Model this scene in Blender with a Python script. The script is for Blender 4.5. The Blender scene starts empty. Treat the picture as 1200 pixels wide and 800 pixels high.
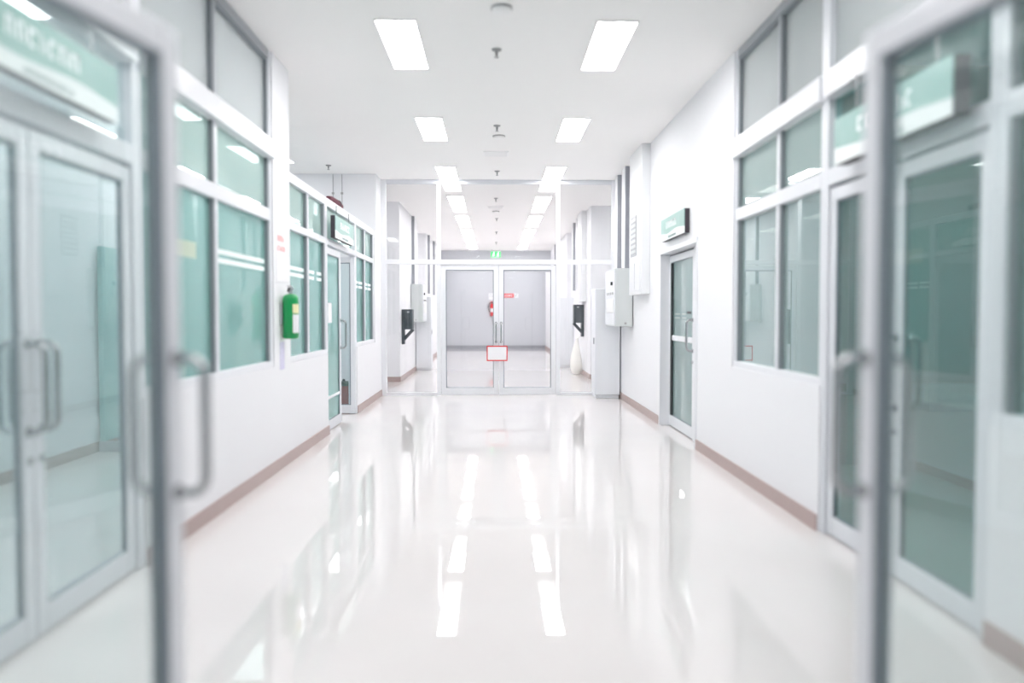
import bpy, bmesh, math, random
from mathutils import Vector, Matrix

scene = bpy.context.scene
COL = scene.collection

# ------------------------------------------------------------------ camera
FPX = 960.0                      # focal length in pixels of a 1200 px wide frame
EYE = 1.35                       # camera height
cam_d = bpy.data.cameras.new('camera')
cam = bpy.data.objects.new('camera', cam_d); COL.objects.link(cam)
cam_d.sensor_width = 36.0
cam_d.lens = 36.0 * FPX / 1200.0
cam_d.clip_start = 0.02; cam_d.clip_end = 200
pitch = math.atan(33 / FPX); yaw = math.atan(20 / FPX)
cam.location = (0, 0, EYE)
cam.rotation_euler = (math.pi / 2 - pitch, 0, -yaw)
cam_d.dof.use_dof = True
cam_d.dof.focus_distance = 13.0
cam_d.dof.aperture_fstop = cam_d.lens / 47.0
scene.camera = cam

# ------------------------------------------------------------------ world, exposure
world = bpy.data.worlds.new('world'); scene.world = world
world.use_nodes = True
world.node_tree.nodes['Background'].inputs[0].default_value = (0.8, 0.85, 0.9, 1)
world.node_tree.nodes['Background'].inputs[1].default_value = 0.3
scene.view_settings.view_transform = 'Standard'
scene.view_settings.look = 'None'
scene.view_settings.exposure = 1.06
scene.view_settings.gamma = 1.0
scene.view_settings.use_curve_mapping = False
scene.cycles.max_bounces = 16
scene.cycles.diffuse_bounces = 8
scene.cycles.glossy_bounces = 6
scene.cycles.transparent_max_bounces = 24
PANEL_POWER = 13.0               # radiance of the fluorescent ceiling panels

# ------------------------------------------------------------------ materials
M = {}
def srgb(r, g, b):
    def f(c):
        c /= 255.0
        return c / 12.92 if c <= 0.04045 else ((c + 0.055) / 1.055) ** 2.4
    return (f(r), f(g), f(b), 1)

def plain(name, col, rough=0.5, metal=0.0, noise=0.0, nscale=8.0, spec=0.5, bump=0.0, bscale=60.0):
    m = bpy.data.materials.new(name); m.use_nodes = True
    nt = m.node_tree; b = nt.nodes['Principled BSDF']
    b.inputs['Roughness'].default_value = rough
    b.inputs['Metallic'].default_value = metal
    b.inputs['Specular IOR Level'].default_value = spec
    b.inputs['Base Color'].default_value = col
    if noise > 0 or bump > 0:
        tc = nt.nodes.new('ShaderNodeTexCoord')
    if noise > 0:
        n = nt.nodes.new('ShaderNodeTexNoise'); n.inputs['Scale'].default_value = nscale
        n.inputs['Detail'].default_value = 5
        nt.links.new(tc.outputs['Object'], n.inputs['Vector'])
        mx = nt.nodes.new('ShaderNodeMixRGB')
        mx.inputs[1].default_value = tuple(c * (1 - noise) for c in col[:3]) + (1,)
        mx.inputs[2].default_value = tuple(min(1, c * (1 + noise)) for c in col[:3]) + (1,)
        nt.links.new(n.outputs['Fac'], mx.inputs[0])
        nt.links.new(mx.outputs[0], b.inputs['Base Color'])
    if bump > 0:
        n2 = nt.nodes.new('ShaderNodeTexNoise'); n2.inputs['Scale'].default_value = bscale
        nt.links.new(tc.outputs['Object'], n2.inputs['Vector'])
        bp = nt.nodes.new('ShaderNodeBump'); bp.inputs['Strength'].default_value = bump
        bp.inputs['Distance'].default_value = 0.002
        nt.links.new(n2.outputs['Fac'], bp.inputs['Height'])
        nt.links.new(bp.outputs[0], b.inputs['Normal'])
    M[name] = m
    return m

def glass(name, tint, haze=0.0, haze_col=(1, 1, 1, 1), ior=1.52, gain=1.8, trans=0.5):
    """pane: tinted see-through glass with fresnel reflection, optionally a diffuse haze."""
    m = bpy.data.materials.new(name); m.use_nodes = True
    nt = m.node_tree; nt.nodes.clear()
    out = nt.nodes.new('ShaderNodeOutputMaterial')
    tr = nt.nodes.new('ShaderNodeBsdfTransparent'); tr.inputs[0].default_value = tint
    base = tr.outputs[0]
    geo = nt.nodes.new('ShaderNodeNewGeometry')
    if haze > 0:
        df = nt.nodes.new('ShaderNodeBsdfDiffuse'); df.inputs[0].default_value = haze_col
        tl = nt.nodes.new('ShaderNodeBsdfTranslucent'); tl.inputs[0].default_value = haze_col
        ms = nt.nodes.new('ShaderNodeMixShader'); ms.inputs[0].default_value = trans
        nt.links.new(df.outputs[0], ms.inputs[1]); nt.links.new(tl.outputs[0], ms.inputs[2])
        mh = nt.nodes.new('ShaderNodeMixShader'); mh.inputs[0].default_value = haze
        nt.links.new(base, mh.inputs[1]); nt.links.new(ms.outputs[0], mh.inputs[2])
        base = mh.outputs[0]
    fr = nt.nodes.new('ShaderNodeFresnel'); fr.inputs[0].default_value = ior
    inv = nt.nodes.new('ShaderNodeMath'); inv.operation = 'SUBTRACT'; inv.inputs[0].default_value = 1.0
    nt.links.new(geo.outputs['Backfacing'], inv.inputs[1])
    mu = nt.nodes.new('ShaderNodeMath'); mu.operation = 'MULTIPLY'
    nt.links.new(fr.outputs[0], mu.inputs[0]); nt.links.new(inv.outputs[0], mu.inputs[1])
    mg = nt.nodes.new('ShaderNodeMath'); mg.operation = 'MULTIPLY'; mg.use_clamp = True
    nt.links.new(mu.outputs[0], mg.inputs[0]); mg.inputs[1].default_value = gain
    gl = nt.nodes.new('ShaderNodeBsdfGlossy'); gl.inputs['Roughness'].default_value = 0.0
    gl.inputs['Color'].default_value = (0.95, 1, 0.98, 1)
    mix = nt.nodes.new('ShaderNodeMixShader')
    nt.links.new(mg.outputs[0], mix.inputs[0])
    nt.links.new(base, mix.inputs[1]); nt.links.new(gl.outputs[0], mix.inputs[2])
    nt.links.new(mix.outputs[0], out.inputs[0])
    M[name] = m
    return m

def emit(name, col, s):
    m = bpy.data.materials.new(name); m.use_nodes = True
    nt = m.node_tree; nt.nodes.clear()
    o = nt.nodes.new('ShaderNodeOutputMaterial'); e = nt.nodes.new('ShaderNodeEmission')
    e.inputs[0].default_value = col; e.inputs[1].default_value = s
    nt.links.new(e.outputs[0], o.inputs[0]); M[name] = m
    return m

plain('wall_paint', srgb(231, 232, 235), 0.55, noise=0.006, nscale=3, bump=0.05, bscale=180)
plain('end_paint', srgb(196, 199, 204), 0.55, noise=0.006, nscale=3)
plain('ceiling_paint', srgb(244, 243, 242), 0.8, noise=0.006, nscale=2)
plain('base_brown', srgb(172, 152, 148), 0.35, noise=0.06, nscale=20)
plain('alu', srgb(214, 217, 222), 0.35, 0.0, noise=0.01, nscale=12)
plain('alu_white', srgb(226, 228, 232), 0.35)
plain('alu_grey', srgb(168, 172, 178), 0.35, 0.2)
plain('gasket', srgb(122, 132, 140), 0.5)
plain('gasket_black', srgb(28, 34, 38), 0.5)
plain('steel', srgb(180, 182, 184), 0.26, 1.0)
plain('dark_steel', srgb(128, 132, 140), 0.4, 0.3)
plain('white_plastic', srgb(240, 240, 240), 0.35)
plain('grey_plastic', srgb(168, 168, 168), 0.45)
plain('sprinkler_metal', srgb(150, 150, 150), 0.3, 0.6)
plain('cabinet_grey', srgb(224, 227, 231), 0.4, noise=0.01)
plain('panel_grey', srgb(206, 211, 211), 0.4, noise=0.01)
plain('duct_white', srgb(228, 230, 232), 0.3)
plain('trunk_grey', srgb(150, 153, 160), 0.4, 0.1)
plain('black_metal', srgb(52, 60, 68), 0.45, noise=0.05)
plain('sign_dark', srgb(62, 56, 64), 0.5)
plain('bead_grey', srgb(128, 135, 140), 0.45)
plain('frame_grey', srgb(160, 165, 170), 0.4)
plain('letter_white', srgb(246, 250, 250), 0.5)
plain('letter_grey', srgb(150, 168, 168), 0.5)
plain('green_paint', srgb(10, 150, 82), 0.3)
plain('paper', srgb(232, 232, 235), 0.7)
plain('paper_lavender', srgb(214, 212, 234), 0.7)
plain('paper_tan', srgb(190, 204, 186), 0.7)
plain('sticker_yellow', srgb(230, 226, 180), 0.6)
plain('red', srgb(212, 44, 48), 0.4)
plain('red_sign', srgb(226, 70, 78), 0.5)
plain('red_ink', srgb(234, 165, 162), 0.6)
plain('maroon', srgb(96, 42, 58), 0.7, noise=0.15, nscale=14)
plain('bin_maroon', srgb(140, 66, 62), 0.5)
plain('bin_lid', srgb(52, 72, 56), 0.5)
plain('stripe_white', srgb(236, 246, 246), 0.6)
plain('counter_front', srgb(200, 207, 214), 0.5, noise=0.02)
plain('counter_top', srgb(232, 238, 238), 0.3)
plain('teal_board', srgb(142, 190, 186), 0.5)
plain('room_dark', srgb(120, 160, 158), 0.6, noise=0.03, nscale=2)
plain('room_floor', srgb(190, 196, 190), 0.3, noise=0.02)
plain('bag_white', srgb(246, 245, 240), 0.55, noise=0.02, nscale=9)
plain('wire_grey', srgb(178, 178, 182), 0.5)
plain('light_housing', srgb(225, 225, 225), 0.5)

glass('glass_clear', (0.985, 0.99, 0.99, 1), gain=1.6)
glass('glass_leaf', (0.94, 0.97, 0.965, 1), haze=0.08, haze_col=srgb(215, 232, 230), gain=1.3)
glass('glass_door', (0.94, 0.975, 0.985, 1), haze=0.08, haze_col=srgb(190, 220, 222), gain=1.3)
glass('glass_teal', (0.72, 0.86, 0.85, 1), haze=0.5, haze_col=srgb(166, 206, 201), gain=0.65)
glass('glass_pale', (0.82, 0.90, 0.89, 1), haze=0.62, haze_col=srgb(200, 222, 217), gain=0.8)
glass('glass_pale_veil', (0.80, 0.88, 0.88, 1), haze=0.5, haze_col=srgb(204, 222, 220), gain=1.1, trans=0.25)  # diffuse haze stands in for soft white reflections on the right panes
glass('glass_dark', (0.60, 0.78, 0.77, 1), haze=0.08, haze_col=srgb(110, 180, 176), gain=1.15)
glass('glass_mid', (0.76, 0.87, 0.87, 1), haze=0.34, haze_col=srgb(206, 224, 224), gain=1.5, trans=0.2)
glass('glass_grey', (0.86, 0.89, 0.90, 1), haze=0.65, haze_col=srgb(222, 226, 227), gain=0.9, trans=0.3)
glass('glass_frost', (0.6, 0.7, 0.7, 1), haze=0.85, haze_col=srgb(172, 198, 197), gain=1.1)
emit('panel_glow', (1.0, 0.965, 0.965, 1), PANEL_POWER)
emit('room_fill_glow', (1.0, 0.97, 0.97, 1), PANEL_POWER * 0.42)  # glow of the added fill panels in the side rooms
emit('exit_glow', srgb(60, 200, 110), 0.9)
emit('exit_white', (0.9, 1, 0.92, 1), 1.6)

# floor: polished cream vitrified surface
def floor_mat():
    m = plain('floor_polish', srgb(236, 232, 228), 0.06)
    nt = m.node_tree; b = nt.nodes['Principled BSDF']
    tc = nt.nodes.new('ShaderNodeTexCoord')
    n = nt.nodes.new('ShaderNodeTexNoise'); n.inputs['Scale'].default_value = 1.3; n.inputs['Detail'].default_value = 6
    nt.links.new(tc.outputs['Object'], n.inputs['Vector'])
    r = nt.nodes.new('ShaderNodeValToRGB')
    r.color_ramp.elements[0].color = srgb(213, 209, 208); r.color_ramp.elements[1].color = srgb(219, 216, 215)
    nt.links.new(n.outputs['Fac'], r.inputs[0]); nt.links.new(r.outputs[0], b.inputs['Base Color'])
    r2 = nt.nodes.new('ShaderNodeMapRange'); r2.inputs[3].default_value = 0.012; r2.inputs[4].default_value = 0.03
    nt.links.new(n.outputs['Fac'], r2.inputs[0]); nt.links.new(r2.outputs[0], b.inputs['Roughness'])
    b.inputs['IOR'].default_value = 1.42
floor_mat()

# teal sign print: teal field over a white wavy strip (flat print)
def sign_mat():
    m = plain('sign_print', srgb(150, 190, 184), 0.4)
    nt = m.node_tree; b = nt.nodes['Principled BSDF']
    tc = nt.nodes.new('ShaderNodeTexCoord'); sp = nt.nodes.new('ShaderNodeSeparateXYZ')
    nt.links.new(tc.outputs['Object'], sp.inputs[0])
    s = nt.nodes.new('ShaderNodeMath'); s.operation = 'MULTIPLY'; s.inputs[1].default_value = 7.0
    nt.links.new(sp.outputs['X'], s.inputs[0])
    sn = nt.nodes.new('ShaderNodeMath'); sn.operation = 'SINE'; nt.links.new(s.outputs[0], sn.inputs[0])
    am = nt.nodes.new('ShaderNodeMath'); am.operation = 'MULTIPLY_ADD'
    am.inputs[1].default_value = 0.012; am.inputs[2].default_value = -0.045
    nt.links.new(sn.outputs[0], am.inputs[0])
    gt = nt.nodes.new('ShaderNodeMath'); gt.operation = 'GREATER_THAN'
    nt.links.new(sp.outputs['Z'], gt.inputs[0]); nt.links.new(am.outputs[0], gt.inputs[1])
    n = nt.nodes.new('ShaderNodeTexNoise'); n.inputs['Scale'].default_value = 5
    nt.links.new(tc.outputs['Object'], n.inputs['Vector'])
    tealmix = nt.nodes.new('ShaderNodeMixRGB')
    tealmix.inputs[1].default_value = srgb(122, 166, 157); tealmix.inputs[2].default_value = srgb(150, 185, 180)
    nt.links.new(n.outputs['Fac'], tealmix.inputs[0])
    mx = nt.nodes.new('ShaderNodeMixRGB'); mx.inputs[1].default_value = srgb(226, 232, 231)
    nt.links.new(gt.outputs[0], mx.inputs[0]); nt.links.new(tealmix.outputs[0], mx.inputs[2])
    nt.links.new(mx.outputs[0], b.inputs['Base Color'])
sign_mat()

# ------------------------------------------------------------------ helpers
def tag(o, label, cat, group=None, kind=None):
    o['label'] = label; o['category'] = cat
    if group: o['group'] = group
    if kind: o['kind'] = kind
    return o

def thing(name, label, cat, loc=(0, 0, 0), rotz=0.0, group=None, kind=None):
    o = bpy.data.objects.new(name, None); COL.objects.link(o)
    o.empty_display_size = 0.1
    o.location = loc; o.rotation_euler = (0, 0, rotz)
    return tag(o, label, cat, group, kind)

def finish(name, bm, mat, parent=None, loc=(0, 0, 0), smooth=False, label=None):
    bmesh.ops.recalc_face_normals(bm, faces=bm.faces[:])
    me = bpy.data.meshes.new(name); bm.to_mesh(me); bm.free()
    me.materials.append(M[mat])
    if smooth:
        for p in me.polygons: p.use_smooth = True
        me.set_sharp_from_angle(angle=math.radians(40))
    o = bpy.data.objects.new(name, me); COL.objects.link(o)
    o.parent = parent; o.location = loc
    if label: o['label'] = label
    return o

def add_box(bm, lo, hi, bev=0.0):
    c = [(lo[i] + hi[i]) / 2 for i in range(3)]; s = [abs(hi[i] - lo[i]) for i in range(3)]
    r = bmesh.ops.create_cube(bm, size=1.0, matrix=Matrix.Translation(c) @ Matrix.Diagonal((s[0], s[1], s[2], 1)))
    if bev > 0 and bev * 2.2 < min(s):
        es = list({e for v in r['verts'] for e in v.link_edges})
        bmesh.ops.bevel(bm, geom=es, offset=bev, segments=1, affect='EDGES', profile=0.5)

def box(name, lo, hi, mat, parent=None, bev=0.003, label=None):
    """one box as one object; origin at its centre, coordinates local to the parent"""
    c = [(lo[i] + hi[i]) / 2 for i in range(3)]
    bm = bmesh.new()
    add_box(bm, [lo[i] - c[i] for i in range(3)], [hi[i] - c[i] for i in range(3)], bev)
    return finish(name, bm, mat, parent, c, label=label)

def boxes(name, lst, mat, parent=None, bev=0.0):
    bm = bmesh.new()
    for lo, hi in lst: add_box(bm, lo, hi, bev)
    return finish(name, bm, mat, parent)

def add_tube(bm, pts, r, n=10, caps=True):
    pts = [Vector(p) for p in pts]
    rings = []
    t0 = (pts[1] - pts[0]).normalized()
    ref = Vector((0, 0, 1)) if abs(t0.z) < 0.9 else Vector((1, 0, 0))
    nrm = t0.cross(ref).normalized()
    for i, p in enumerate(pts):
        if i == 0: t = pts[1] - pts[0]
        elif i == len(pts) - 1: t = pts[-1] - pts[-2]
        else: t = (pts[i + 1] - pts[i]).normalized() + (pts[i] - pts[i - 1]).normalized()
        t.normalize()
        nrm = (nrm - t * nrm.dot(t)).normalized()
        bn = t.cross(nrm)
        rr = r[i] if isinstance(r, (list, tuple)) else r
        rings.append([bm.verts.new(p + (nrm * math.cos(2 * math.pi * k / n) + bn * math.sin(2 * math.pi * k / n)) * rr) for k in range(n)])
    for a, b in zip(rings, rings[1:]):
        for k in range(n):
            bm.faces.new((a[k], a[(k + 1) % n], b[(k + 1) % n], b[k]))
    if caps:
        bm.faces.new(rings[0][::-1]); bm.faces.new(rings[-1])

def tube(name, pts, r, mat, parent=None, n=10, label=None):
    bm = bmesh.new(); add_tube(bm, pts, r, n)
    return finish(name, bm, mat, parent, smooth=True, label=label)

def lathe(name, prof, mat, parent=None, loc=(0, 0, 0), n=20, smooth=True, label=None, a0=0.0, a1=2 * math.pi):
    bm = bmesh.new(); full = abs(a1 - a0 - 2 * math.pi) < 1e-6
    rings = []
    for r, z in prof:
        k_n = n if full else n + 1
        rings.append([bm.verts.new((r * math.cos(a0 + (a1 - a0) * k / n), r * math.sin(a0 + (a1 - a0) * k / n), z)) for k in range(k_n)])
    for a, b in zip(rings, rings[1:]):
        for k in range(n):
            k2 = (k + 1) % len(a)
            bm.faces.new((a[k], a[k2], b[k2], b[k]))
    if full:
        bm.faces.new(rings[0][::-1]); bm.faces.new(rings[-1])
    bmesh.ops.remove_doubles(bm, verts=bm.verts[:], dist=1e-5)
    return finish(name, bm, mat, parent, loc, smooth=smooth, label=label)

def sub(child, part):
    """make a finished part a sub-part of another part of the same thing"""
    child.location = child.location - part.location; child.parent = part
    return child

def copy_tree(o, parent=None):
    c = o.copy(); COL.objects.link(c)
    if parent is not None: c.parent = parent
    for ch in list(o.children): copy_tree(ch, c)
    return c

def strokes(name, x0, x1, z0, z1, y0, y1, mat, parent, seed, narrow=0.018):
    """a line of small illegible letter strokes, as flat print a millimetre proud of the face"""
    rnd = random.Random(seed); bm = bmesh.new(); x = x0; h = z1 - z0
    while x < x1 - narrow:
        w = narrow * rnd.uniform(0.8, 1.5)
        add_box(bm, (x, y0, z0), (x + w * 0.3, y1, z1))
        k = rnd.random()
        if k < 0.75: add_box(bm, (x + w * 0.3, y0, z1 - h * 0.22), (x + w, y1, z1))
        if k > 0.3: add_box(bm, (x + w * 0.7, y0, z0), (x + w, y1, z1 - h * 0.3 * (k > 0.6)))
        if k < 0.4: add_box(bm, (x + w * 0.3, y0, z0), (x + w * 0.8, y1, z0 + h * 0.2))
        x += w + narrow * 0.45
    return finish(name, bm, mat, parent)

# ------------------------------------------------------------------ dimensions
XL, XR = -1.86, 2.00             # corridor wall faces
CEIL = 3.53
YP = 13.50                       # far glass partition
YN = 1.15                        # near glass partition the camera looks through
YE = 31.60                       # end wall
LT, RT = 0.12, 0.14              # wall thickness left / right

# ------------------------------------------------------------------ shell
def shell(name, lst, mat, label, cat):
    return tag(boxes(name, lst, mat), label, cat, kind='structure')

shell('floor', [((-4.6, -4, -0.1), (5.0, YE + 0.3, 0))], 'floor_polish', 'polished cream white floor running down the whole corridor', 'floor')
shell('ceiling', [((-4.6, -4, CEIL), (5.0, YE + 0.3, CEIL + 0.1))], 'ceiling_paint', 'flat white ceiling with two rows of light panels', 'ceiling')
Z0, ZS = 0.0, 0.90
shell('wall_left', [
    ((XL - LT, -4, 0), (XL, 2.40, CEIL)),
    ((XL - LT, 4.37, 0), (XL, 6.95, ZS)),
    ((XL - LT, 6.95, 0), (XL, 7.50, CEIL)),
    ((XL - LT, 7.50, 0), (XL, 9.17, ZS)),
    ((XL - LT, 11.10, 0), (XL, 12.75, ZS)),
    ((XL - LT, 12.75, 0), (XL, 12.95, 2.64)),
    ((XL - LT, 12.95, 0), (XL, YP + 0.03, CEIL)),
], 'wall_paint', 'white painted left corridor wall below and between the glazing', 'wall')
shell('wall_left_far', [
    ((-2.7, YP + 0.03, 0), (-2.6, 16.15, CEIL)),
    ((-2.7, 16.15, 0), (-1.87, 19.9, CEIL)),
    ((-2.7, 19.9, 0), (-2.45, 22.5, CEIL)),
    ((-2.7, 22.5, 0), (-1.88, YE, CEIL)),
], 'wall_paint', 'white painted left wall with pillars beyond the partition', 'wall')
shell('wall_right', [
    ((XR, -4, 0), (XR + RT, 1.40, CEIL)),
    ((XR, 1.40, 0), (XR + RT, 3.26, ZS)),
    ((XR, 5.00, 0), (XR + RT, 6.87, ZS)),
    ((XR, 6.87, 0), (XR + 0.3, 8.06, CEIL)),
    ((XR, 8.06, 2.09), (XR + 0.3, 9.90, CEIL)),
    ((XR, 9.90, 0), (XR + 0.3, YP + 0.03, CEIL)),
], 'wall_paint', 'white painted right corridor wall with recessed frosted door', 'wall')
shell('wall_right_far', [
    ((2.6, YP + 0.03, 0), (2.7, 16.7, CEIL)),
    ((1.95, 16.7, 0), (2.7, 20.85, CEIL)),
    ((2.45, 20.85, 0), (2.7, 22.3, CEIL)),
    ((1.95, 22.3, 0), (2.7, YE, CEIL)),
], 'wall_paint', 'white painted right wall with pillars beyond the partition', 'wall')
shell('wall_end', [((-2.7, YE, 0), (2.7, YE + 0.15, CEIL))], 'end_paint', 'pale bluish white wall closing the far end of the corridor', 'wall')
shell('wall_back', [((XL, -4.15, 0), (XR, -4, CEIL))], 'wall_paint', 'white wall closing the corridor behind the open doors', 'wall')
shell('wall_cross', [((-3.9, 12.95, 0), (XL - LT, 13.1, CEIL))], 'wall_paint', 'pale grey cross wall rising behind the low left glazing', 'wall')
shell('wall_room_left', [((-4.0, 1.0, 0), (-3.88, 13.1, CEIL)), ((-3.88, 1.0, 0), (XL - LT, 1.1, CEIL))], 'wall_paint', 'white back wall of the room behind the left glazing', 'wall')
shell('wall_room_right', [((4.6, 1.0, 0), (4.7, 11.4, CEIL)), ((XR + RT, 1.0, 0), (4.6, 1.1, CEIL)), ((XR + 0.3, 7.2, 0), (4.6, 7.3, CEIL)), ((XR + 0.3, 11.3, 0), (4.6, 11.4, CEIL))],
      'room_dark', 'dim teal grey walls of the room behind the right glazing', 'wall')
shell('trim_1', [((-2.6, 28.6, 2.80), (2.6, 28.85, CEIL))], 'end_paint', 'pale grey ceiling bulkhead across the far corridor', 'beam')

# baseboards
def baseboard(name, segs, label):
    shell(name, segs, 'base_brown', label, 'baseboard')
B = 0.10
baseboard('baseboard_left', [((XL, 1.25, 0), (XL + 0.012, 2.40, B)), ((XL, 4.37, 0), (XL + 0.012, 9.17, B)), ((XL, 11.10, 0), (XL + 0.012, 13.44, B)),
                             ((-2.6, 16.138, 0), (-1.87, 16.15, B)), ((-1.87, 16.15, 0), (-1.858, 19.9, B)), ((-1.88, 22.5, 0), (-1.868, YE - 0.012, B))],
          'brown baseboard along the left corridor wall')
baseboard('baseboard_right', [((XR - 0.012, 1.25, 0), (XR, 3.26, B)), ((XR - 0.012, 5.01, 0), (XR, 8.06, B)), ((XR - 0.012, 9.93, 0), (XR, 13.44, B)),
                              ((1.95, 16.688, 0), (2.6, 16.7, B)), ((1.938, 16.7, 0), (1.95, 20.85, B)), ((1.938, 22.3, 0), (1.95, YE - 0.012, B))],
          'brown baseboard along the right corridor wall')
baseboard('baseboard_end', [((-1.868, YE - 0.014, 0), (1.938, YE, 0.11))], 'dark baseboard along the far end wall')
bpy.data.objects['baseboard_end'].data.materials[0] = M['trunk_grey']
baseboard('baseboard_room_left', [((-3.88, 1.1, 0), (-3.866, 12.95, 0.1))], 'brown baseboard inside the room behind the left glazing')

# ------------------------------------------------------------------ glazing
def glazing(name, label, side, y0, y1, cols, rows, mats, zt, band=None, sill=True, doorspan=None, d=0.07, frame='alu'):
    """A run of aluminium framed glazing along a corridor wall.
    cols: y of mullion centres; rows: list of (z0,z1) pane rows; mats: material of each row; band: thick projecting rail (z0,z1)"""
    x = XL - 0.06 if side < 0 else XR + 0.06
    inx = -side                                   # towards the corridor
    t = thing(name, label, 'window', (x, (y0 + y1) / 2, 0), kind='structure')
    yc = (y0 + y1) / 2; hd = d / 2
    f = lambda n, ya, yb, za, zb, e=0.0, m=frame: box(n, (-hd - (e if inx < 0 else 0), ya - yc, za), (hd + (e if inx > 0 else 0), yb - yc, zb), m, t)
    w = 0.055
    edges = [y0] + list(cols) + [y1]
    zb = rows[0][0]
    f('side_frame', y0, y0 + w, zb, zt, 0.01); f('side_frame', y1 - w, y1, zb, zt, 0.01)
    for c in cols:
        seg_top = zt
        for (za, zc) in rows:
            if doorspan and zc < 2.2 and doorspan[0] + 0.1 < c < doorspan[1] - 0.1: continue
            f('mullion', c - w / 2, c + w / 2, za, zc, 0.006, 'frame_grey' if za > 2.7 else frame)
    zs = [rows[0][0]] + [z for r in rows for z in r] + [zt]
    # horizontal members in the gaps between rows
    gaps = [(rows[i][1], rows[i + 1][0]) for i in range(len(rows) - 1)] + [(rows[-1][1], zt)]
    for i, (za, zb2) in enumerate(gaps):
        isband = band and abs(za - band[0]) < 0.02
        f('band_rail' if isband else ('head_rail' if i == len(gaps) - 1 else 'transom'), y0 + (0 if isband else w), y1 - (0 if isband else w), za, zb2, 0.05 if isband else 0.012, 'alu_white' if isband else ('frame_grey' if za > 3.3 else frame))
    if sill:
        f('sill_rail', y0, y1, rows[0][0] - 0.05, rows[0][0], 0.015, 'alu_white')
    for ri, (za, zc) in enumerate(rows):
        for a, b in zip(edges, edges[1:]):
            mid = (a + b) / 2
            if doorspan and ri == 0 and doorspan[0] < mid < doorspan[1]: continue
            e_ = b - (w if b == y1 else w / 2) - yc
            box('bead', (-0.03, e_ - 0.016, za), (0.03, e_, zc), 'bead_grey', t, bev=0)
            if ri == len(rows) - 1 and zt > 3:
                box('bead', (-0.03, a + (w if a == y0 else w / 2) - yc, zc - 0.02), (0.03, e_ - 0.016, zc), 'bead_grey', t, bev=0)
            box('pane', (-0.005, a + (w if a == y0 else w / 2) - yc, za), (0.005, e_ - 0.016, zc), mats[ri], t, bev=0)
    return t, yc

ROW_A, ROW_B, ROW_C = (0.95, 2.12), (2.22, 2.64), (2.79, 3.46)
w1, c1 = glazing('window_1', 'tall teal window bay before the green extinguisher pillar', -1, 4.37, 6.95, [5.60], [ROW_A, ROW_B, ROW_C], ['glass_teal', 'glass_pale', 'glass_grey'], CEIL, band=(2.64, 2.79))
w2, c2 = glazing('window_2', 'pair of teal panes under a low top rail beside the green extinguisher pillar', -1, 7.50, 9.17, [8.32], [ROW_A, (2.19, 2.55)], ['glass_teal', 'glass_pale'], 2.64)
w3, c3 = glazing('window_3', 'pair of narrow teal panes between the ajar door and the far partition', -1, 11.10, 12.75, [11.92], [ROW_A, (2.19, 2.55)], ['glass_teal', 'glass_pale'], 2.64)
w4, c4 = glazing('window_4', 'clearer teal window bay up to the ceiling on the right wall', 1, 5.00, 6.87, [5.84], [ROW_A, ROW_B, ROW_C], ['glass_mid', 'glass_pale_veil', 'glass_grey'], CEIL, band=(2.64, 2.79))
w5, c5 = glazing('window_5', 'window bay above white dado seen through the right open leaf', 1, 1.40, 3.26, [2.28], [ROW_A, ROW_B, ROW_C], ['glass_dark', 'glass_dark', 'glass_grey'], CEIL, band=(2.64, 2.79))

def stripes(t, yc, spans, z, side, mat='stripe_white'):
    x = 0.0075 * (-side)
    for a, b in spans:
        for zz in (z, z + 0.062):
            box('safety_stripe', (x - 0.0012, a - yc, zz), (x + 0.0012, b - yc, zz + 0.034), mat, t, bev=0)
stripes(w1, c1, [(5.66, 6.85)], 1.70, -1)
stripes(w2, c2, [(7.60, 8.26), (8.38, 8.72), (8.84, 9.08)], 1.70, -1)
stripes(w3, c3, [(11.18, 11.48), (11.54, 11.86), (11.98, 12.28), (12.36, 12.66)], 1.70, -1)
box('sticker', (0.0055, 4.86 - c1, 1.70), (0.0085, 5.30 - c1, 1.80), 'paper_tan', w1, bev=0, label='tan paper sticker')

# door frames (fixed aluminium surround with transom lights)
def door_frame(name, label, side, y0, y1, zt, top_rows, mats, band=None, ymid=None):
    x = XL - 0.06 if side < 0 else XR + 0.06
    t = thing(name, label, 'door frame', (x, (y0 + y1) / 2, 0), kind='structure')
    yc = (y0 + y1) / 2; inx = -side
    def f(n, ya, yb, za, zb, e=0.012, m='alu'):
        box(n, (-0.035 - (e if inx < 0 else 0), ya - yc, za), (0.035 + (e if inx > 0 else 0), yb - yc, zb), m, t)
    w = 0.06
    f('side_frame', y0, y0 + w, 0, zt); f('side_frame', y1 - w, y1, 0, zt)
    f('transom', y0 + w, y1 - w, 2.12, top_rows[0][0])
    prev = top_rows[0]
    for r in top_rows[1:]:
        isb = band and abs(prev[1] - band[0]) < 0.02
        f('band_rail' if isb else 'transom', y0 + w, y1 - w, prev[1], r[0], 0.05 if isb else 0.012, 'alu_white' if isb else 'alu'); prev = r
    f('head_rail', y0 + w, y1 - w, prev[1], zt)
    for r, m in zip(top_rows, mats):
        box('pane', (-0.005, y0 + w - yc, r[0]), (0.005, y1 - w - yc, r[1]), m, t, bev=0)
    return t
door_frame('trim_2', 'aluminium frame and transom lights around the near left double door', -1, 2.40, 4.37, CEIL, [ROW_B, ROW_C], ['glass_door', 'glass_grey'], band=(2.64, 2.79))
door_frame('trim_3', 'aluminium frame and transom light around the ajar left double door', -1, 9.17, 11.10, 2.64, [(2.19, 2.55)], ['glass_pale'])
door_frame('trim_4', 'aluminium frame and transom lights around the near right double door', 1, 3.26, 5.00, CEIL, [ROW_B, ROW_C], ['glass_dark', 'glass_grey'], band=(2.64, 2.79))

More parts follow.
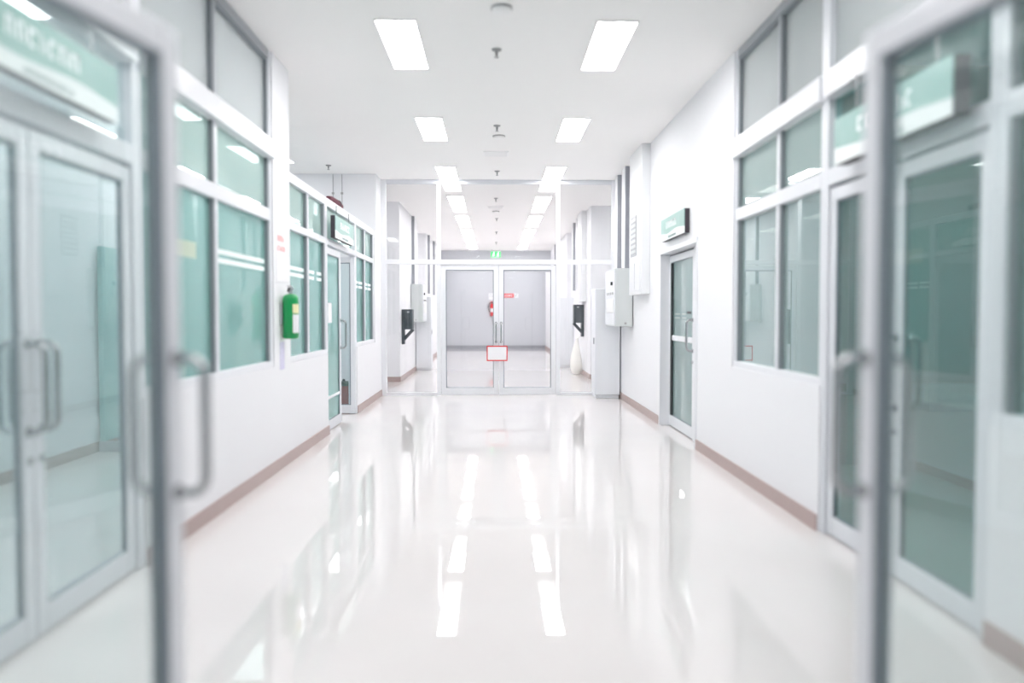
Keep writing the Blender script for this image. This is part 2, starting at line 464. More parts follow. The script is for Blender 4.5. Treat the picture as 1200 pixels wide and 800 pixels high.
# ------------------------------------------------------------------ door leaves
def d_handle(name, parent, x, y, z0, z1, out, r=0.013, label='brushed steel pull handle'):
    """D shaped pull on the face at y (out = signed projection along local y)"""
    pts = [(x, y, z1)]
    R = min(0.045, abs(out) * 0.6)
    s = 1 if out > 0 else -1
    for k in range(0, 6):
        a = math.pi / 2 * k / 5
        pts.append((x, y + out - s * R + s * R * math.sin(a), z1 - R + R * math.cos(a)))
    for k in range(0, 6):
        a = math.pi / 2 * k / 5
        pts.append((x, y + out - s * R + s * R * math.cos(a), z0 + R - R * math.sin(a)))
    pts.append((x, y, z0))
    h = tube(name, pts, r, 'steel', parent, n=12, label=label)
    for zz in (z0, z1):
        bm = bmesh.new(); add_tube(bm, [(x, y, zz), (x, y + s * 0.006, zz)], r * 1.7, 14)
        finish('mount', bm, 'steel', h)
    return h

def leaf(name, label, loc, rotz, w, h=2.10, pane='glass_clear', stile=0.075, top=0.075, bottom=0.11, mid=None, th=0.042,
         handles=(1, -1), hz=(0.87, 1.23), frame='alu', gasket=None, hx=None, lock=True, group=None, hproj=0.075):
    """glazed door leaf; hinge line at local x = 0, free edge at x = w"""
    t = thing(name, label, 'door', loc, rotz, kind='structure', group=group)
    y = th / 2; z0 = 0.012
    box('stile', (0, -y, z0), (stile, y, h), frame, t)
    box('stile', (w - stile, -y, z0), (w, y, h), frame, t)
    box('top_rail', (stile, -y, h - top), (w - stile, y, h), frame, t)
    box('bottom_rail', (stile, -y, z0), (w - stile, y, z0 + bottom), frame, t)
    g = 0.012 if not gasket else gasket
    gm = 'gasket'
    gy = y * 0.55 if not gasket else y - 0.001
    a, b, c, e = stile, w - stile, z0 + bottom, h - top
    box('gasket', (a, -gy, c), (a + g, gy, e), gm, t, bev=0); box('gasket', (b - g, -gy, c), (b, gy, e), gm, t, bev=0)
    box('gasket', (a + g, -gy, e - 0.012), (b - g, gy, e), gm, t, bev=0); box('gasket', (a + g, -gy, c), (b - g, gy, c + 0.008), gm, t, bev=0)
    if mid:
        box('mid_rail', (a + g, -y * 0.9, mid[0]), (b - g, y * 0.9, mid[1]), 'alu_white', t)
    box('pane', (a + g, -0.004, c + 0.008), (b - g, 0.004, e - 0.012), pane, t, bev=0)
    hx = (w - stile * 0.5) if hx is None else hx
    for s in handles:
        d_handle('handle', t, hx, s * y, hz[0], hz[1], s * hproj)
    if lock:
        for s in handles:
            bm = bmesh.new(); add_tube(bm, [(hx, s * y, hz[0] - 0.12), (hx, s * (y + 0.012), hz[0] - 0.12)], 0.016, 14)
            finish('lock', bm, 'steel', t)
    return t

PI = math.pi
# near pair, swung open into the corridor (hinges at the near partition)
for i, (hp, fp, lab) in enumerate([((-1.075, YN), (-0.868, 2.235), 'open glass door leaf standing in front of the left glazing'),
                                   ((1.185, YN), (1.015, 2.215), 'open glass door leaf standing in front of the right glazing')]):
    dx, dy = fp[0] - hp[0], fp[1] - hp[1]
    leaf('door_%d' % (i + 1), lab, (hp[0], hp[1], 0), math.atan2(dy, dx), math.hypot(dx, dy), pane='glass_leaf', stile=0.07, gasket=0.024, lock=False, hproj=0.085, hx=math.hypot(dx, dy) - 0.03, frame='alu_white')
# near left double door (closed), x plane of the left wall
xl = XL - 0.05
leaf('door_3', 'closed glass leaf of the near left double door, beside the window bay', (xl, 4.305, 0), -PI / 2, 0.915, pane='glass_door')
leaf('door_4', 'closed glass leaf of the near left double door, away from the window bay', (xl, 2.465, 0), PI / 2, 0.915, pane='glass_door')
# near right double door (closed)
xr = XR + 0.05
leaf('door_5', 'closed glass leaf of the near right double door, beside the window bay up to the ceiling', (xr, 4.935, 0), -PI / 2, 0.80, pane='glass_dark')
leaf('door_6', 'closed glass leaf of the near right double door, away from the ceiling-high bay', (xr, 3.325, 0), PI / 2, 0.80, pane='glass_dark')
# far left double door: one leaf closed, one swung into the room
d7 = leaf('door_7', 'closed teal door leaf with a white notice on the left wall', (xl, 9.235, 0), PI / 2, 0.86, pane='glass_teal', mid=(0.37, 0.40), hz=(0.93, 1.26), lock=False, hproj=0.065)
box('notice', (0.16, -0.0075, 1.24), (0.36, -0.0048, 1.47), 'paper', d7, bev=0, label='white paper notice')
d8 = leaf('door_8', 'clear door leaf swung open into the left room', (XL - 0.012, 11.005, 0), PI * 0.985, 0.86, pane='glass_door', lock=False, stile=0.058)
# right recessed door
d9 = leaf('door_9', 'recessed frosted door leaf with a steel pull under the wall sign', (2.12, 9.83, 0), -PI / 2, 1.23, pane='glass_frost', mid=(1.03, 1.09), hz=(0.95, 1.28), hproj=0.07, h=2.03, bottom=0.12, lock=True, frame='alu_white')
box('dark_gasket', (0.075, -0.0225, 0.14), (0.15, 0.0225, 1.94), 'gasket_black', d9, bev=0)
for z in (1.29, 1.335):
    box('safety_stripe', (0.25, -0.008, z), (0.52, -0.0045, z + 0.016), 'letter_grey', d9, bev=0)
    box('safety_stripe', (0.62, -0.008, z), (0.82, -0.0045, z + 0.016), 'letter_grey', d9, bev=0)
box('dark_mark', (0.86, -0.0085, 1.345), (1.03, -0.0045, 1.37), 'gasket_black', d9, bev=0)
tr5 = thing('trim_5', 'white frame lining the recessed door on the right wall', 'door frame', (2.0, 8.98, 0), kind='structure')
box('jamb', (-0.012, 0.845, 0), (0.16, 0.925, 2.05), 'alu_white', tr5)
box('jamb', (-0.012, -0.925, 0), (0.16, -0.885, 2.05), 'alu_white', tr5)
box('head', (-0.018, -0.925, 2.05), (0.16, 0.925, 2.10), 'alu_white', tr5)
box('mullion', (0.09, -0.46, 0), (0.15, -0.39, 2.05), 'alu_white', tr5)
box('pane', (0.115, -0.885, 0.08), (0.125, -0.46, 2.05), 'glass_frost', tr5, bev=0)
box('sill', (0.09, -0.885, 0), (0.15, -0.46, 0.08), 'alu_white', tr5)

# ------------------------------------------------------------------ far glass partition
pt = thing('wall_partition', 'white framed glass partition closing the corridor with a double door', 'partition', (0, YP, 0), kind='structure')
def pf(n, xa, xb, za, zb, m='alu_white', d=0.03, e=0.0): box(n, (xa, -d - e, za), (xb, d, zb), m, pt)
pf('post', XL + 0.0, XL + 0.085, 0, CEIL); pf('post', XR - 0.085, XR, 0, CEIL)
pf('post', -0.95, -0.885, 0, 2.15, e=0.01); pf('post', 1.005, 1.07, 0, 2.15, e=0.01)
pf('top_rail', XL + 0.085, XR - 0.085, 3.46, CEIL, 'alu')
pf('mullion', -0.95, -0.885, 2.225, 3.46, e=0.01); pf('mullion', 1.005, 1.07, 2.225, 3.46, e=0.01)
pf('transom', XL + 0.085, XR - 0.085, 2.15, 2.225, e=0.015)
pf('floor_rail', XL + 0.085, -0.95, 0, 0.045); pf('floor_rail', 1.07, XR - 0.085, 0, 0.045)
def pp(xa, xb, za, zb): box('pane', (xa, -0.005, za), (xb, 0.005, zb), 'glass_clear', pt, bev=0)
pp(XL + 0.085, -0.95, 0.045, 2.15); pp(1.07, XR - 0.085, 0.045, 2.15)
pp(XL + 0.085, -0.95, 2.225, 3.46); pp(-0.885, 1.005, 2.225, 3.46); pp(1.07, XR - 0.085, 2.225, 3.46)
leaf('door_10', 'left leaf of the partition double door, hinged beside the black wall bracket', (-0.88, YP - 0.005, 0), 0, 0.935, h=2.135, handles=(-1, 1), hz=(0.88, 1.19), hproj=0.06, lock=False, frame='alu_white')
leaf('door_11', 'right leaf of the partition double door, hinged beside the tall grey cabinet', (1.0, YP - 0.005, 0), PI, 0.935, h=2.135, handles=(1, -1), hz=(0.88, 1.19), hproj=0.06, lock=False, frame='alu_white')

# near partition in which the open leaves hang
npn = thing('wall_partition_near', 'aluminium framed glass partition around the open doors', 'partition', (0, YN, 0), kind='structure')
def nf(n, xa, xb, za, zb, m='alu'): box(n, (xa, -0.03, za), (xb, 0.03, zb), m, npn)
nf('post', XL, XL + 0.07, 0, CEIL); nf('post', XR - 0.07, XR, 0, CEIL)
nf('post', -1.16, -1.09, 0, CEIL - 0.07); nf('post', 1.20, 1.27, 0, CEIL - 0.07)
nf('top_rail', XL + 0.07, XR - 0.07, CEIL - 0.07, CEIL)
nf('transom', -1.09, 1.20, 2.13, 2.20)
box('pane', (-1.09, -0.005, 2.20), (1.20, 0.005, CEIL - 0.07), 'glass_clear', npn, bev=0)
box('pane', (XL + 0.07, -0.005, 0.05), (-1.16, 0.005, CEIL - 0.07), 'glass_clear', npn, bev=0)
box('pane', (1.27, -0.005, 0.05), (XR - 0.07, 0.005, CEIL - 0.07), 'glass_clear', npn, bev=0)
nf('floor_rail', XL + 0.07, -1.16, 0, 0.05); nf('floor_rail', 1.27, XR - 0.07, 0, 0.05)

# ------------------------------------------------------------------ ceiling lights
def ceiling_light(label, group, w=0.145, glow='panel_glow'):
    t = thing('ceiling_light', label, 'ceiling light', (0, 0, CEIL), group=group)
    l = 0.595
    box('frame', (-w - 0.012, -l - 0.012, -0.012), (-w, l + 0.012, 0.0), 'light_housing', t, bev=0)
    box('frame', (w, -l - 0.012, -0.012), (w + 0.012, l + 0.012, 0.0), 'light_housing', t, bev=0)
    box('frame', (-w, -l - 0.012, -0.012), (w, -l, 0.0), 'light_housing', t, bev=0)
    box('frame', (-w, l, -0.012), (w, l + 0.012, 0.0), 'light_housing', t, bev=0)
    box('diffuser', (-w, -l, -0.008), (w, l, -0.002), glow, t, bev=0, label='glowing white diffuser')
    return t
proto = None
LIGHT_Y = [0.1, 3.14, 6.18, 9.22, 12.25, 15.34, 18.40, 21.40, 23.8, 26.45, 29.6]  # last pair is added, hidden past the bulkhead, to brighten the end wall
for j, y in enumerate(LIGHT_Y):
    for i, x in enumerate((-0.74, 0.92)):
        sd = ('left', 'right')[i]
        where = 'before the glass partition' if y < YP else 'beyond the glass partition'
        near = {2: 'first', 3: 'second', 4: 'third'}
        if j < 2: lab = 'light panel on the ceiling %s, %s row' % (('behind the near partition', 'right after the near partition')[j], sd)
        elif j < 5: lab = '%s lit ceiling panel of the %s row, counting towards the partition' % (near[j], sd)
        else: lab = '%s lit ceiling panel of the %s row, counting from behind the partition' % (('first', 'second', 'third', 'fourth', 'fifth', 'added, unseen sixth')[j - 5], sd)
        if proto is None: proto = ceiling_light(lab, 'recessed ceiling light panels'); o = proto
        else: o = copy_tree(proto); o['label'] = lab
        o.location = (x, y + 0.595, CEIL)
for x, y, lab in ((-3.2, 11.4, 'added wide dim fill panel in the left room beside the pale cross wall'), (-3.2, 2.6, 'added wide dim fill panel in the left room behind the near double door'),
                  (-3.2, 5.6, 'added wide dim fill panel in the left room behind the tall window bay'), (-3.2, 8.8, 'added wide dim fill panel in the left room behind the low glazing'),
                  (3.4, 3.6, 'added wide dim fill panel in the room behind the right double door')):
    o = ceiling_light(lab, 'added room fill panels', 0.30, 'room_fill_glow'); o.location = (x, y, CEIL)  # added fill panels that light the side rooms behind the glass

# sprinklers, smoke detectors, air grilles
def sprinkler(label):
    t = thing('sprinkler', label, 'sprinkler', (0, 0, CEIL), group='ceiling sprinklers')
    lathe('escutcheon', [(0.0, 0.0), (0.042, 0.0), (0.036, -0.012), (0.014, -0.016), (0.0, -0.016)], 'sprinkler_metal', t)
    lathe('stem', [(0.012, -0.014), (0.012, -0.045), (0.007, -0.05), (0.007, -0.065)], 'sprinkler_metal', t, n=10)
    lathe('deflector', [(0.0, -0.064), (0.02, -0.064), (0.02, -0.068), (0.0, -0.068)], 'sprinkler_metal', t, n=12)
    return t
sp0 = None
for x, y, lab in ((0.015, 6.85, 'sprinkler head just past the round smoke detector over the near lights'), (0.025, 9.60, 'sprinkler head between the second pair of light panels'),
                  (0.035, 12.65, 'sprinkler head on the ceiling just before the partition'), (0.02, 15.6, 'sprinkler head on the ceiling just behind the partition'),
                  (0.04, 18.9, 'sprinkler head behind the partition, second from the glass'), (0.04, 22.0, 'sprinkler head behind the partition, third from the glass'), (0.04, 25.2, 'sprinkler head behind the partition, nearest the exit sign'),
                  (-2.45, 12.2, 'sprinkler head over the low left glazing')):
    if sp0 is None: sp0 = sprinkler(lab); o = sp0
    else: o = copy_tree(sp0); o['label'] = lab
    o.location = (x, y, CEIL)
def detector(label):
    t = thing('smoke_detector', label, 'smoke detector', (0, 0, CEIL), group='round smoke detectors')
    lathe('base', [(0.0, 0.0), (0.078, 0.0), (0.078, -0.014), (0.0, -0.014)], 'grey_plastic', t, n=24)
    lathe('head', [(0.07, -0.014), (0.066, -0.03), (0.045, -0.042), (0.0, -0.044)], 'white_plastic', t, n=24)
    return t
dt0 = None
for x, y, lab in ((0.05, 5.92, 'round smoke detector between the first pair of light panels'), (0.05, 10.15, 'round smoke detector beside the ceiling air grille'), (0.02, 17.6, 'round smoke detector behind the partition')):
    if dt0 is None: dt0 = detector(lab); o = dt0
    else: o = copy_tree(dt0); o['label'] = lab
    o.location = (x, y, CEIL)
def grille(label):
    t = thing('air_grille', label, 'air vent', (0, 0, CEIL), group='ceiling air grilles')
    box('backing', (-0.15, -0.15, -0.004), (0.15, 0.15, 0), 'grey_plastic', t, bev=0)
    for a, b in (((-0.17, -0.17), (0.17, -0.15)), ((-0.17, 0.15), (0.17, 0.17)), ((-0.17, -0.15), (-0.15, 0.15)), ((0.15, -0.15), (0.17, 0.15))):
        box('frame', (a[0], a[1], -0.012), (b[0], b[1], 0), 'white_plastic', t, bev=0)
    for k in range(5):
        yy = -0.12 + k * 0.06
        box('slat', (-0.15, yy - 0.02, -0.011), (0.15, yy + 0.02, -0.006), 'white_plastic', t, bev=0)
    return t
g0 = grille('square white air grille on the ceiling before the partition'); g0.location = (0.015, 11.27, CEIL)
o = copy_tree(g0); o['label'] = 'square white air grille on the ceiling behind the partition'; o.location = (0.01, 16.9, CEIL)

# ------------------------------------------------------------------ door signs
def door_sign(label, loc, rotz, hang=None, seed=1, x0=-0.3, x1=0.28, d=0.055):
    """loc = centre of the sign body; printed face looks along local -y"""
    t = thing('door_sign', label, 'sign', loc, rotz, group='teal door signs')
    L, h = 1.18, 0.25
    box('body', (-L / 2, -d / 2 + 0.006, -h / 2), (L / 2, d / 2, h / 2), 'sign_dark', t)
    box('face', (-L / 2, -d / 2, -h / 2), (L / 2, -d / 2 + 0.006, h / 2), 'sign_print', t, bev=0)
    strokes('lettering', x0, x1, 0.0, 0.075, -d / 2 - 0.002, -d / 2, 'letter_white', t, seed, 0.05)
    strokes('lettering', -0.18, 0.20, -0.108, -0.085, -d / 2 - 0.002, -d / 2, 'letter_grey', t, seed + 9, 0.018)
    if hang:
        for xx in (-0.4, 0.4):
            tube('hanger', [(xx, 0, h / 2), (xx, 0, h / 2 + hang)], 0.006, 'steel', t, n=8)
    return t
door_sign('teal sign hanging above the near left double door', (XL + 0.055, 3.35, 2.37), PI / 2, 0.13, 3)
door_sign('teal sign hanging above the ajar left double door', (XL + 0.045, 9.86, 2.325), PI / 2, 0.13, 5)
door_sign('teal sign hanging above the near right double door', (XR - 0.065, 3.98, 2.30), -PI / 2, 0.20, 7, d=0.08)
door_sign('teal sign mounted on the white wall above the recessed right door', (XR - 0.0285, 9.0, 2.305), -PI / 2, None, 11)

# ------------------------------------------------------------------ left pillar: green extinguisher and papers
ex = thing('fire_extinguisher', 'green fire extinguisher with white label hung on the left pillar', 'extinguisher', (XL + 0.08, 7.18, 1.13))
body = lathe('body', [(0.0, 0.0), (0.058, 0.0), (0.068, 0.014), (0.068, 0.34), (0.064, 0.362), (0.05, 0.38), (0.02, 0.39), (0.0, 0.39)], 'green_paint', ex, n=28)
lathe('label', [(0.0692, 0.05), (0.0692, 0.21)], 'paper', ex, n=10, a0=-1.05, a1=0.5, label='white instruction label')
lathe('label', [(0.0692, 0.22), (0.0692, 0.30)], 'sticker_yellow', ex, n=10, a0=-1.05, a1=0.3, label='yellowish sticker')
lathe('valve', [(0.018, 0.385), (0.018, 0.42), (0.026, 0.422), (0.026, 0.445), (0.0, 0.447)], 'steel', ex, n=14)
box('lever', (-0.012, -0.075, 0.45), (0.012, 0.03, 0.46), 'grey_plastic', ex)
tube('nozzle', [(0, -0.02, 0.432), (0.0, -0.06, 0.43), (0.0, -0.08, 0.41)], 0.010, 'gasket_black', ex, n=8)
box('bracket', (-0.08, -0.05, 0.12), (-0.06, 0.05, 0.30), 'alu_grey', ex)
tag(box('paper_poster', (XL, 7.02, 1.62), (XL + 0.004, 7.36, 2.12), 'paper', None, bev=0), 'narrow white paper poster above the green extinguisher', 'poster')
po = bpy.data.objects['paper_poster']
strokes('red_print', -0.13, 0.13, 0, 0.05, 0, 0.002, 'red_ink', None, 21, 0.05)
rp = bpy.data.objects['red_print']; rp.parent = po; rp.rotation_euler = (0, 0, PI / 2); rp.location = (0.0042, 0, 0.10)
strokes('red_print', -0.13, 0.13, 0, 0.04, 0, 0.002, 'red_ink', None, 22, 0.04)
rp = bpy.data.objects['red_print.001']; rp.parent = po; rp.rotation_euler = (0, 0, PI / 2); rp.location = (0.0042, 0, 0.02)
tag(box('inspection_tag', (XL, 7.12, 0.86), (XL + 0.004, 7.26, 1.10), 'paper_lavender', None, bev=0), 'lavender paper tag under the green extinguisher', 'tag')

# ------------------------------------------------------------------ things on top of the low left glazing
rl = thing('rolled_banner', 'dark maroon cloth roll lying on the low glazing top rail', 'banner', (XL - 0.06, 9.9, 2.64))
tube('roll', [(0, -0.38, 0.031), (0, -0.2, 0.041), (0.0, 0.1, 0.044), (0, 0.3, 0.041), (0, 0.4, 0.035)], [0.03, 0.04, 0.043, 0.04, 0.034], 'maroon', rl, n=14)
tube('tie', [(0.0, 0.2, 0.046), (0.0, 0.23, 0.046)], 0.046, 'gasket_black', rl, n=14)
for x, lab in ((-2.53, 'thin grey conduit on the cross wall, beside the ceiling sprinkler'), (-2.39, 'thin grey conduit on the cross wall, beside the white corridor pillar')):
    o = thing('wall_conduit', lab, 'conduit', (x, 12.94, CEIL), group='conduits on the cross wall')
    tube('pipe', [(0, 0, -0.01), (0, 0, -0.5), (0, 0, -1.2)], 0.006, 'wire_grey', o, n=8)
    box('clip', (-0.018, -0.012, -0.32), (0.018, 0.01, -0.29), 'grey_plastic', o, bev=0)

# ------------------------------------------------------------------ right wall services before the partition
db = thing('duct_casing', 'white boxed duct casing on the right wall beside the recessed door', 'duct', (XR, 11.02, 1.60))
box('casing', (-0.115, -0.47, 0), (0, 0.47, CEIL - 1.60), 'duct_white', db, 0.006)
box('louvre_frame', (-0.122, -0.12, 0.52), (-0.115, 0.32, 1.06), 'alu_grey', db, bev=0)
for k in range(7):
    box('louvre', (-0.128, -0.09, 0.56 + k * 0.07), (-0.119, 0.29, 0.60 + k * 0.07), 'panel_grey', db, bev=0)
box('access_panel', (-0.124, -0.42, 0.05), (-0.115, 0.40, 0.44), 'alu_white', db)
box('reveal_line', (-0.1255, -0.02, 0.07), (-0.1235, 0.0, 0.42), 'alu_grey', db, bev=0)
def trunking(label, x, y, l, z0, side=1, grp='vertical cable trunkings'):
    t = thing('cable_trunking', label, 'trunking', (x, y, z0), group=grp)
    box('channel', (-0.062 if side > 0 else 0, 0, 0), (0 if side > 0 else 0.062, 0.05, CEIL - z0), 'trunk_grey', t, label='grey channel')
    box('cover', (-0.066 if side > 0 else 0, 0.05, 0), (0 if side > 0 else 0.066, l, CEIL - z0), 'duct_white', t)
    return t
trunking('grey edged cable trunking above the electrical panel, beside the duct casing', XR, 12.18, 0.30, 2.0)
trunking('grey edged cable trunking above the electrical panel, beside the glass partition', XR, 12.95, 0.25, 2.0)
def electrical(label, x, y, side=1):
    t = thing('electrical_panel', label, 'electrical panel', (x, y, 1.16), group='wall electrical panels')
    s = -side
    def bb(n, xa, xb, ya, yb, za, zb, m, bev=0.003):
        a, b = s * xa, s * xb
        return box(n, (min(a, b), ya, za), (max(a, b), yb, zb), m, t, bev)
    bb('body', 0.012, 0.26, 0, 1.0, 0, 0.84, 'panel_grey', 0.006)
    dr = bb('door', 0.26, 0.275, 0.02, 0.98, 0.02, 0.82, 'cabinet_grey', 0.004)
    for yy in (0.12, 0.3, 0.48, 0.66):
        sub(bb('meter', 0.275, 0.289, yy, yy + 0.10, 0.20, 0.40, 'white_plastic'), dr)
        sub(bb('button', 0.275, 0.287, yy + 0.02, yy + 0.06, 0.46, 0.50, 'grey_plastic'), dr)
    sub(bb('knob', 0.275, 0.30, 0.2, 0.25, 0.60, 0.65, 'gasket_black'), dr)
    bb('bolt', 0.10, 0.13, -0.006, 0.0, 0.03, 0.06, 'grey_plastic', 0)
    return t
electrical('grey electrical panel on the right wall before the partition', XR, 11.80)
def cabinet(label, loc, w, h, d, hside=-1):
    t = thing('tall_cabinet', label, 'cabinet', loc, group='tall grey steel cabinets')
    box('body', (0, 0.02, 0.05), (w, d, h), 'cabinet_grey', t, 0.005)
    box('plinth', (0.015, 0.03, 0), (w - 0.015, d - 0.01, 0.05), 'cabinet_grey', t)
    box('door', (0.006, 0, 0.06), (w - 0.006, 0.02, h - 0.008), 'cabinet_grey', t, 0.003)
    xs = -0.012 if hside < 0 else w
    o = box('handle', (xs, 0.1, 0.86), (xs + 0.012, 0.14, 0.96), 'dark_steel', t)
    return t
cabinet('tall grey steel cabinet against the right wall in front of the partition', (1.585, 12.93, 0), 0.40, 1.74, 0.50)

# red bordered board hung from the partition door handles
hb = thing('hanging_notice', 'white notice board with red border hung on the partition door handles', 'sign', (0.035, 13.395, 0.57))
box('board', (-0.155, -0.004, 0.015), (0.155, 0.004, 0.235), 'paper', hb, bev=0)
for lo, hi in (((-0.17, -0.006, 0), (0.17, 0.006, 0.018)), ((-0.17, -0.006, 0.232), (0.17, 0.006, 0.25)), ((-0.17, -0.006, 0.018), (-0.153, 0.006, 0.232)), ((0.153, -0.006, 0.018), (0.17, 0.006, 0.232))):
    box('border', lo, hi, 'red', hb, bev=0, label='red border strip')
tube('cord', [(-0.06, 0, 0.25), (-0.02, 0.025, 0.40), (-0.02, 0.036, 0.62), (0.0, 0.025, 0.63), (0.065, 0.036, 0.62), (0.065, 0.025, 0.40), (0.08, 0, 0.25)], 0.003, 'paper', hb, n=6)

# ------------------------------------------------------------------ beyond the partition
def wall_bracket(label, x, y, z, side):
    """black folding bracket: back plate on the wall, boxed arm, diagonal brace. side -1: left wall"""
    t = thing('wall_bracket', label, 'bracket', (x, y, z), group='black wall brackets')
    s = -side
    def q(n, xa, xb, ya, yb, za, zb, p=t, m='black_metal'):
        a, b = s * xa, s * xb
        return box(n, (min(a, b), ya, za), (max(a, b), yb, zb), m, p, 0.004)
    q('back_plate', 0, 0.055, -0.10, 0.10, 0, 0.70)
    q('box', 0.055, 0.22, -0.15, 0.15, 0.30, 0.70)
    bm = bmesh.new()
    for yy in (-0.12, 0.10):
        v = [(0.05, 0.07), (0.05, 0.15), (0.20, 0.31), (0.235, 0.275)]
        a = [bm.verts.new((s * X_, yy, Z_)) for X_, Z_ in v]; b = [bm.verts.new((s * X_, yy + 0.03, Z_)) for X_, Z_ in v]
        bm.faces.new(a); bm.faces.new(b[::-1])
        for k in range(4): bm.faces.new((a[k], b[k], b[(k + 1) % 4], a[(k + 1) % 4]))
    finish('brace', bm, 'black_metal', t)
    q('badge', 0.115, 0.16, -0.154, -0.15, 0.63, 0.66, t, 'alu_grey')
    return t
wall_bracket('black wall bracket box at the pillar corner of the left far wall', -1.87, 16.55, 0.73, -1)
wall_bracket('black wall bracket box above the white bag on the right far wall', 1.95, 18.0, 0.84, 1)
bag = thing('hanging_bag', 'white bulging bag on the floor below the right wall bracket', 'bag', (1.80, 18.05, 0))
bm = bmesh.new()
rings = []
for i, (r, z) in enumerate([(0.02, 0.0), (0.09, 0.012), (0.125, 0.08), (0.135, 0.2), (0.12, 0.36), (0.09, 0.52), (0.055, 0.66), (0.03, 0.76), (0.022, 0.8)]):
    rings.append([bm.verts.new((r * (1 + 0.07 * math.sin(3 * a + i)) * math.cos(a) - 0.06 * math.sin(z * 2.4) * 0.6 + 0.06 * z, r * (1 + 0.05 * math.sin(5 * a + i)) * math.sin(a), z)) for a in [2 * PI * k / 22 for k in range(22)]])
for a, b in zip(rings, rings[1:]):
    for k in range(22): bm.faces.new((a[k], a[(k + 1) % 22], b[(k + 1) % 22], b[k]))
bm.faces.new(rings[0][::-1]); bm.faces.new(rings[-1])
finish('sack', bm, 'bag_white', bag, smooth=True)
tube('tie_cord', [(0.048, 0, 0.79), (0.06, 0, 0.83), (0.07, 0, 0.86)], 0.012, 'bag_white', bag, n=8)

db2 = thing('duct_casing', 'white boxed duct casing above the right far wall bracket', 'duct', (1.95, 17.9, 1.60))
box('casing', (-0.11, -0.45, 0), (0, 0.45, CEIL - 1.60), 'duct_white', db2, 0.006)
box('access_panel', (-0.118, -0.40, 0.05), (-0.11, 0.40, 0.44), 'alu_white', db2)
trunking('grey edged trunking on the right far wall just past the duct casing', 1.95, 18.9, 0.25, 1.9)
trunking('grey edged trunking on the right far wall above the tall cabinet', 1.95, 19.8, 0.25, 1.9)
trunking('grey edged trunking on the right far wall near the bulkhead', 1.95, 26.0, 0.3, 1.9)
cabinet('tall grey steel cabinet against the right far wall behind the partition', (1.60, 20.30, 0), 0.35, 1.74, 0.50)
trunking('grey edged trunking on the left far wall above the far electrical panel', -1.87, 18.5, 0.30, 2.0, -1)
trunking('grey edged trunking on the left far wall past the recess', -1.88, 23.0, 0.30, 1.9, -1)
trunking('grey edged trunking on the left far wall nearest the bulkhead', -1.88, 24.9, 0.30, 1.9, -1)
electrical('grey electrical panel on the left far wall behind the partition', -1.87, 18.25, -1)
cabinet('tall grey steel cabinet against the left far wall behind the partition', (-1.86, 19.32, 0), 0.36, 1.74, 0.50, 1)

es = thing('exit_sign', 'green lit exit sign hanging below the ceiling before the bulkhead', 'exit sign', (0.03, 28.0, 3.24))
box('case', (-0.18, -0.03, 0), (0.18, 0.03, 0.22), 'white_plastic', es)
box('face', (-0.17, -0.034, 0.01), (0.17, -0.03, 0.21), 'exit_glow', es, bev=0, label='lit green face')
for sx in (-0.075, 0.075):       # two white running figures
    bm = bmesh.new()
    bmesh.ops.create_uvsphere(bm, u_segments=10, v_segments=6, radius=0.02, matrix=Matrix.Translation((sx + 0.012, -0.036, 0.172)) @ Matrix.Diagonal((1, 0.15, 1, 1)))
    for pts in ([(0.005, 0.15), (-0.01, 0.09)], [(-0.01, 0.09), (0.03, 0.07), (0.02, 0.03)], [(-0.01, 0.09), (-0.03, 0.05), (-0.055, 0.045)], [(0.0, 0.14), (0.035, 0.115)], [(0.0, 0.14), (-0.035, 0.12)]):
        add_tube(bm, [(sx + p[0], -0.036, p[1]) for p in pts], 0.011, 6)
    finish('running_figure', bm, 'exit_white', es)
for xx in (-0.13, 0.13):
    tube('hanger', [(xx, 0, 0.22), (xx, 0, CEIL - 3.24)], 0.006, 'steel', es, n=6)

fe = thing('fire_extinguisher', 'red fire extinguisher with black hose on the far end wall', 'extinguisher', (-0.10, YE - 0.09, 1.24))
lathe('body', [(0.0, 0.0), (0.075, 0.0), (0.085, 0.015), (0.085, 0.40), (0.07, 0.45), (0.03, 0.485), (0.0, 0.49)], 'red', fe, n=22)
lathe('label', [(0.0865, 0.16), (0.0865, 0.30)], 'paper', fe, n=10, a0=-PI * 0.85, a1=-PI * 0.15)
lathe('valve', [(0.022, 0.48), (0.022, 0.55), (0.0, 0.555)], 'gasket_black', fe, n=10)
box('lever', (-0.09, -0.015, 0.545), (0.05, 0.015, 0.57), 'red', fe)
tube('hose', [(-0.02, 0, 0.53), (-0.10, -0.02, 0.50), (-0.145, -0.03, 0.40), (-0.14, -0.03, 0.28), (-0.11, -0.03, 0.16)], 0.014, 'gasket_black', fe, n=8)
box('wall_hook', (-0.03, 0.06, 0.36), (0.03, 0.09, 0.44), 'alu_grey', fe)
ps = tag(box('wall_notice', (-0.24, YE - 0.006, 1.88), (0.0, YE, 2.12), 'paper', None, bev=0), 'small white notice above the red extinguisher on the end wall', 'notice')
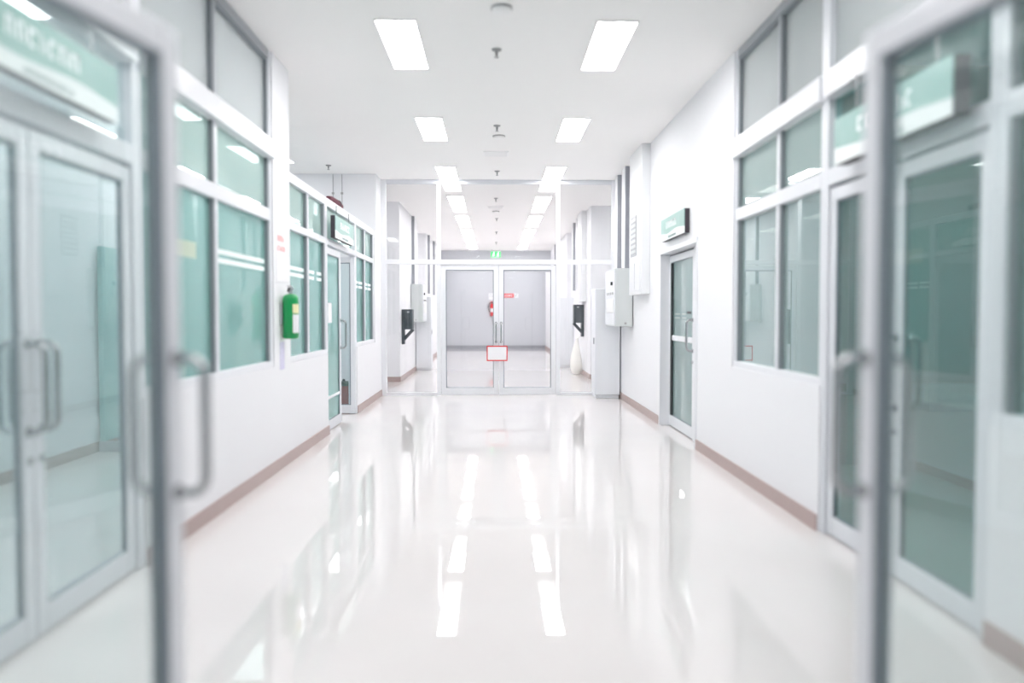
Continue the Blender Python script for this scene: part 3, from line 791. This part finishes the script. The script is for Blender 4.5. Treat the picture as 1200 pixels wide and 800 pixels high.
strokes('lettering', -0.09, 0.09, 0.05, 0.08, -0.006, -0.003, 'letter_grey', ps, 31, 0.03)
strokes('lettering', -0.09, 0.09, -0.02, 0.01, -0.006, -0.003, 'letter_grey', ps, 32, 0.03)
rs = thing('wall_sign', 'red and white lettered sign strip on the far end wall', 'sign', (0.57, YE, 1.95))
box('board', (-0.33, -0.012, 0), (0.33, 0, 0.16), 'paper', rs, bev=0)
box('red_field', (-0.33, -0.015, 0.0), (0.16, -0.012, 0.16), 'red_sign', rs, bev=0)
strokes('lettering', -0.28, 0.13, 0.04, 0.12, -0.018, -0.015, 'letter_white', rs, 41, 0.05)
strokes('lettering', 0.19, 0.31, 0.04, 0.12, -0.015, -0.012, 'letter_grey', rs, 42, 0.035)

# ------------------------------------------------------------------ rooms behind the glazing
bn = thing('waste_bin', 'small maroon bin with dark green lid behind the ajar left door', 'bin', (-2.20, 11.95, 0))
lathe('body', [(0.0, 0.0), (0.10, 0.0), (0.125, 0.30), (0.0, 0.30)], 'bin_maroon', bn, n=22)
lathe('lid', [(0.132, 0.30), (0.132, 0.335), (0.08, 0.36), (0.0, 0.365)], 'bin_lid', bn, n=22)
lathe('knob', [(0.0, 0.36), (0.02, 0.362), (0.022, 0.385), (0.0, 0.40)], 'gasket_black', bn, n=10)
tb = thing('notice_board', 'tall teal board standing against the left room back wall', 'board', (-3.86, 8.25, 0))
box('panel', (0, -0.2, 0.10), (0.05, 0.2, 2.0), 'teal_board', tb)
box('foot', (0, -0.22, 0.0), (0.25, -0.18, 0.10), 'alu_grey', tb); box('foot', (0, 0.18, 0.0), (0.25, 0.22, 0.10), 'alu_grey', tb)
ct = thing('reception_counter', 'long low grey counter with pale top behind the right double door', 'counter', (3.6, 4.6, 0))
box('front', (0, -2.4, 0.09), (0.5, 2.4, 0.62), 'counter_front', ct)
box('kickboard', (0.02, -2.38, 0), (0.48, 2.38, 0.09), 'gasket_black', ct)
box('top', (-0.04, -2.45, 0.62), (0.54, 2.45, 0.74), 'counter_top', ct)
